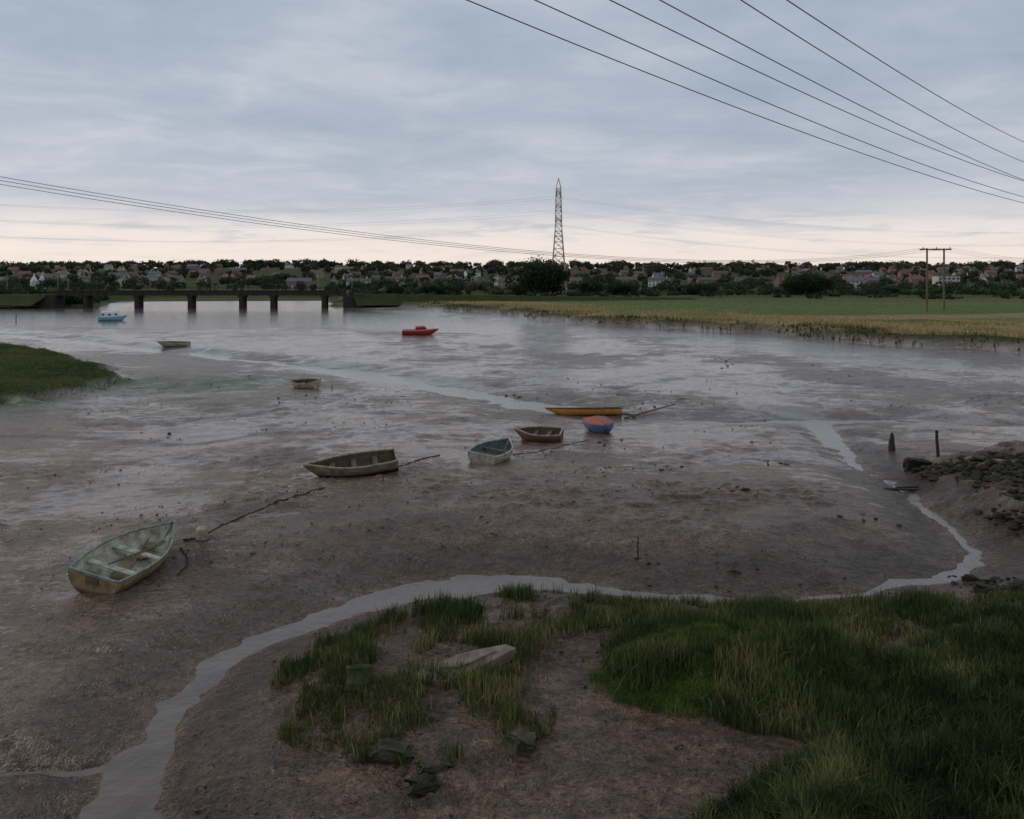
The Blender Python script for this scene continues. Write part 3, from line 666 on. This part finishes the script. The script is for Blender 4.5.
def tree(name,px,Y,Ht,Wd,ncl=70,nl=70,ls=.38):
    x,y=GD(px,Y); z=float(H(x,y)); e=empty(name,(x,y,z)); b=MB(); b.beam((0,0,-.3),(.2,0,Ht*.35),Ht*.06,Ht*.04,n=9)
    for i in range(9):
        a=i*2.4; r=Wd*.33; b.beam((.15,0,Ht*(.22+.02*i)),(r*math.cos(a),r*math.sin(a),Ht*(.5+.04*i)),Ht*.022,Ht*.006,n=6)
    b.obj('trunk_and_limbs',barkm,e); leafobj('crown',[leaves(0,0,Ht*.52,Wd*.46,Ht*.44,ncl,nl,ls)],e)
tree('oak_tree',543,338,14.5,18,130,90,.46); tree('oak_tree',808,385,9.5,20,130,70,.46); 
tree('hawthorn_tree',432,345,5.0,9,50,60,.35); tree('hawthorn_tree',450,352,5.2,8,50,60,.35); tree('hawthorn_tree',520,360,5,7,40,60,.35)
tree('hawthorn_tree',590,372,6.5,11,60,60,.38); tree('hawthorn_tree',620,385,5.5,12,60,60,.38); tree('hawthorn_tree',700,392,5,14,60,60,.38); tree('hawthorn_tree',395,360,4.5,8,50,60,.35)
tree('willow_tree',20,275,6,16,60,60,.4);tree('willow_tree',-20,275,7,15,60,60,.4);tree('willow_tree',58,278,4.6,15,50,60,.38)
def spots(n,px0,px1,Yf):
    px=rng.uniform(px0,px1,n); Yd=Yf(n); x=(px-512)/F*Yd; return px,x,Yd,H(x,Yd)
parts=[]
for px,x,y,z in zip(*spots(190,345,1150,lambda n:rng.normal(402,9,n))):
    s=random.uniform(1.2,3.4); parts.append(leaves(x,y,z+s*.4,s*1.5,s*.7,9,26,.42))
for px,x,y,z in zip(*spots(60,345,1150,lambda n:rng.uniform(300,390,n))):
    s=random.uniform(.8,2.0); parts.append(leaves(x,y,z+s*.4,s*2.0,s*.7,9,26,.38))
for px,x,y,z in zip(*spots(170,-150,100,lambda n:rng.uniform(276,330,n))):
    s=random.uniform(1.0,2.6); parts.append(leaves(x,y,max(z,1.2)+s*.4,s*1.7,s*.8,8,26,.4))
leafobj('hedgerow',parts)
parts=[];tb=MB()
def band(n,ya,yb,h0,h1,thr):
    for px,x,y,z in zip(*spots(n,-320,1350,lambda n:rng.uniform(ya,yb,n))):
        if random.random()>thr+1.1*float(vn(px*.022,y*.006,8)): continue
        Ht=random.uniform(h0,h1); rx=Ht*random.uniform(.45,.95)
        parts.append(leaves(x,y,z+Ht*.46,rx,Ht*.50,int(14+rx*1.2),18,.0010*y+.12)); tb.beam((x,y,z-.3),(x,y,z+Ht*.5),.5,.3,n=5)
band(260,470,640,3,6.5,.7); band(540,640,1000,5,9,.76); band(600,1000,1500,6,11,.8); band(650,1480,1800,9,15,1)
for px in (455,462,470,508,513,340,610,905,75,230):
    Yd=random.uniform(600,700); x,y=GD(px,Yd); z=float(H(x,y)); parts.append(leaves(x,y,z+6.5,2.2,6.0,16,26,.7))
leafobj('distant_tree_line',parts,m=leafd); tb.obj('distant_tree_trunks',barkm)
# ------------------------------------------------------------ houses
glass=plain('window_glass',(.03,.035,.04),.15); white=plain('white_frames',(.55,.55,.53),.6)
walls=[plain('red_brick',(.26,.13,.10),.9),plain('brown_brick',(.20,.14,.105),.9),plain('cream_render',(.48,.44,.39),.9),plain('white_render',(.62,.61,.58),.8),plain('yellow_brick',(.32,.26,.19),.9)]
roofs=[plain('clay_tile',(.19,.105,.08),.9),plain('brown_tile',(.13,.09,.075),.9),plain('slate',(.12,.12,.135),.7)]
def housemesh(k,w,d,hh,rh,wm,rm):
    b=MB(); o=.35
    b.add([(-w/2,-d/2,-3),(w/2,-d/2,-3),(w/2,d/2,-3),(-w/2,d/2,-3),(-w/2,-d/2,hh),(w/2,-d/2,hh),(w/2,d/2,hh),(-w/2,d/2,hh),(-w/2,0,hh+rh),(w/2,0,hh+rh)],[(0,1,5,4),(2,3,7,6),(1,2,6,9,5),(3,0,4,8,7)],0)
    for sg in (-1,1):
        sl=rh/(d/2); y1=sg*(d/2+o); z1=hh-sl*o
        b.add([(-w/2-o,y1,z1),(w/2+o,y1,z1),(w/2+o,0,hh+rh+.02),(-w/2-o,0,hh+rh+.02),(-w/2-o,y1,z1+.2),(w/2+o,y1,z1+.2),(w/2+o,0,hh+rh+.22),(-w/2-o,0,hh+rh+.22)],[(0,1,2,3),(4,7,6,5),(0,4,5,1),(1,5,6,2),(3,7,4,0)],1)
    b.box((w*.32,0,hh+rh+.6),(.9,.7,1.6),0); b.box((-w*.35,.4,hh+rh+.2),(.8,.6,1.6),0)
    nwin=max(2,int(w/2.6))
    for fl in range(2 if hh>4 else 1):
        for i in range(nwin):
            xx=-w/2+w*(i+.5)/nwin; zz=1.5+fl*2.6
            if fl==0 and i==k%nwin:
                b.box((xx,-d/2-.03,1.0),(.95,.1,2.0),3); continue
            for sg in (-1,1):
                b.box((xx,sg*(d/2+.02),zz),(1.5,.1,1.25),3)
                for s2 in (-.35,.35): b.box((xx+s2,sg*(d/2+.08),zz),(.58,.04,1.05),2)
    b.box((w/2+.03,.5,1.5+2.0*(hh>4)),(.1,1.1,1.1),2)
    me=bpy.data.meshes.new('house'); me.from_pydata([tuple(v) for v in b.V],[],b.F)
    for m in (wm,rm,glass,white): me.materials.append(m)
    me.polygons.foreach_set('material_index',b.M); me.update(); return me
types=[]
for k in range(14):
    w_=[7.5,9,12,18][k%4]; types.append(housemesh(k,w_,random.uniform(6.5,8),random.choice([5.1,5.1,2.7]) if k%4<2 else 5.2,random.uniform(2.0,3.0),walls[[0,0,2,0,3,1,4][k%7]],roofs[[0,1,2,1,0][k%5]]))
hp=[]
for rY in [690,760,850,950,1050,1160,1280,1400,1520]:
    px=-250+random.uniform(0,30)
    while px<1300:
        px+=random.uniform(10,44)
        if rY<800 and random.random()<.4: continue
        if random.random()>.72+1.1*float(vn(px*.012+5,rY*.01,18)): continue
        hp.append((*GD(px,rY+random.uniform(-35,35)),))
hz=H(np.array([p[0] for p in hp]),np.array([p[1] for p in hp]))
for (x,y),z in zip(hp,hz):
    o=bpy.data.objects.new('brick_house',random.choice(types)); o.location=(x,y,z); o.rotation_euler=(0,0,random.choice([0,0,.3,-.4,1.57])+random.uniform(-.2,.2)); sc.collection.objects.link(o)
for px in (34,42):
    x,y=GD(px,640); z=float(H(x,y)); e=empty('oast_house',(x,y,z)); b=MB(); b.beam((0,0,-2),(0,0,5.0),5.0,4.8,n=16); b.obj('kiln_tower',walls[3],e); b=MB(); b.beam((0,0,5.0),(0,0,9.5),5.4,.9,n=16); b.beam((0,0,9.5),(.2,0,11.2),.9,.4,n=8); b.obj('conical_roof',plain('pale_roof',(.6,.6,.6),.7),e)
b=MB(); x,y=GD(946,660); z=float(H(x,y)); b.box((x,y,z+4),(16,10,10)); b.box((x,y,z+9.3),(16.6,10.6,.6),1)
for i in range(5):
    for fl in range(3): b.box((x-6.4+i*3.2,y-5.03,z+1.5+fl*2.8),(1.8,.1,1.4),2)
b.obj('flat_roof_block',[walls[2],roofs[2],glass])
al=plain('mast_alloy',(.4,.4,.4),.5)
for px in (7,58,68,150,212,318,352):
    x,y=GD(px,450); b=MB(); zz=float(H(x,y)); b.beam((x,y,zz),(x,y,zz+random.uniform(8,11)),.2,.1,n=6); b.beam((x-.8,y,zz+7),(x+.8,y,zz+7),.08); b.obj('lamp_column' if px>100 else 'yacht_mast',al)
# ------------------------------------------------------------ sky
w=bpy.data.worlds.new("World"); sc.world=w; w.use_nodes=True; nt=w.node_tree; bg=nt.nodes['Background']
tc=N(nt,'ShaderNodeTexCoord').outputs['Generated']; sx=N(nt,'ShaderNodeSeparateXYZ'); nt.links.new(tc,sx.inputs[0]); zc=math_(nt,'MAXIMUM',sx.outputs[2],0.0)
den=math_(nt,'ADD',zc,.10); cx=N(nt,'ShaderNodeCombineXYZ'); nt.links.new(math_(nt,'DIVIDE',sx.outputs[0],den),cx.inputs[0]); nt.links.new(math_(nt,'MULTIPLY',math_(nt,'DIVIDE',sx.outputs[1],den),1.2),cx.inputs[1])
n1=noise(nt,cx.outputs[0],.55,6,.55,.4); n2=noise(nt,cx.outputs[0],1.7,6,.62,.4)
nn=math_(nt,'ADD',math_(nt,'MULTIPLY',n1,.6),math_(nt,'MULTIPLY',n2,.4))
cl=ramp(nt,nn,[(.37,(.29,.375,.47)),(.5,(.42,.49,.58)),(.62,(.62,.64,.70))])
up=ramp(nt,zc,[(0.0,(.74,.61,.57)),(.022,(1.0,.86,.75)),(.05,(.97,.86,.80)),(.085,(.62,.62,.68)),(.16,(.54,.57,.65)),(.35,(.38,.46,.56)),(1.0,(.42,.50,.60))])
hf=ramp(nt,math_(nt,'ADD',zc,math_(nt,'MULTIPLY',math_(nt,'SUBTRACT',n2,.5),.28)),[(.0,.9),(.05,.82),(.10,.35),(.3,.25)])
c=mix(nt,hf,cl,up)
sky=N(nt,'ShaderNodeTexSky'); sky.sky_type='NISHITA'; sky.sun_disc=False; sky.sun_elevation=R(22); sky.sun_rotation=R(-60)
sk=mix(nt,1.0,sky.outputs[0],(.08,.08,.08),'MULTIPLY')
nt.links.new(mix(nt,.06,c,sk),bg.inputs['Color']); bg.inputs['Strength'].default_value=1.0
sd=bpy.data.lights.new('sun','SUN'); sd.energy=.9; sd.angle=R(14); sd.color=(1,.88,.76); so=link(bpy.data.objects.new('sun',sd))
dirv=Vector((-math.sin(R(60))*math.cos(R(22)),math.cos(R(60))*math.cos(R(22)),math.sin(R(22)))); so.rotation_euler=dirv.to_track_quat('Z','Y').to_euler()
# ------------------------------------------------------------ camera
cd=bpy.data.cameras.new('camera'); cd.sensor_width=36; cd.lens=F/1024*36; cd.shift_y=-(409.5-HZ)/1024; cd.clip_end=20000; cd.clip_start=.1
co=link(bpy.data.objects.new('camera',cd)); co.location=(0,0,CH); co.rotation_euler=(math.pi/2,0,0); sc.camera=co
sc.view_settings.view_transform='Standard'; sc.view_settings.look='None'; sc.view_settings.exposure=0
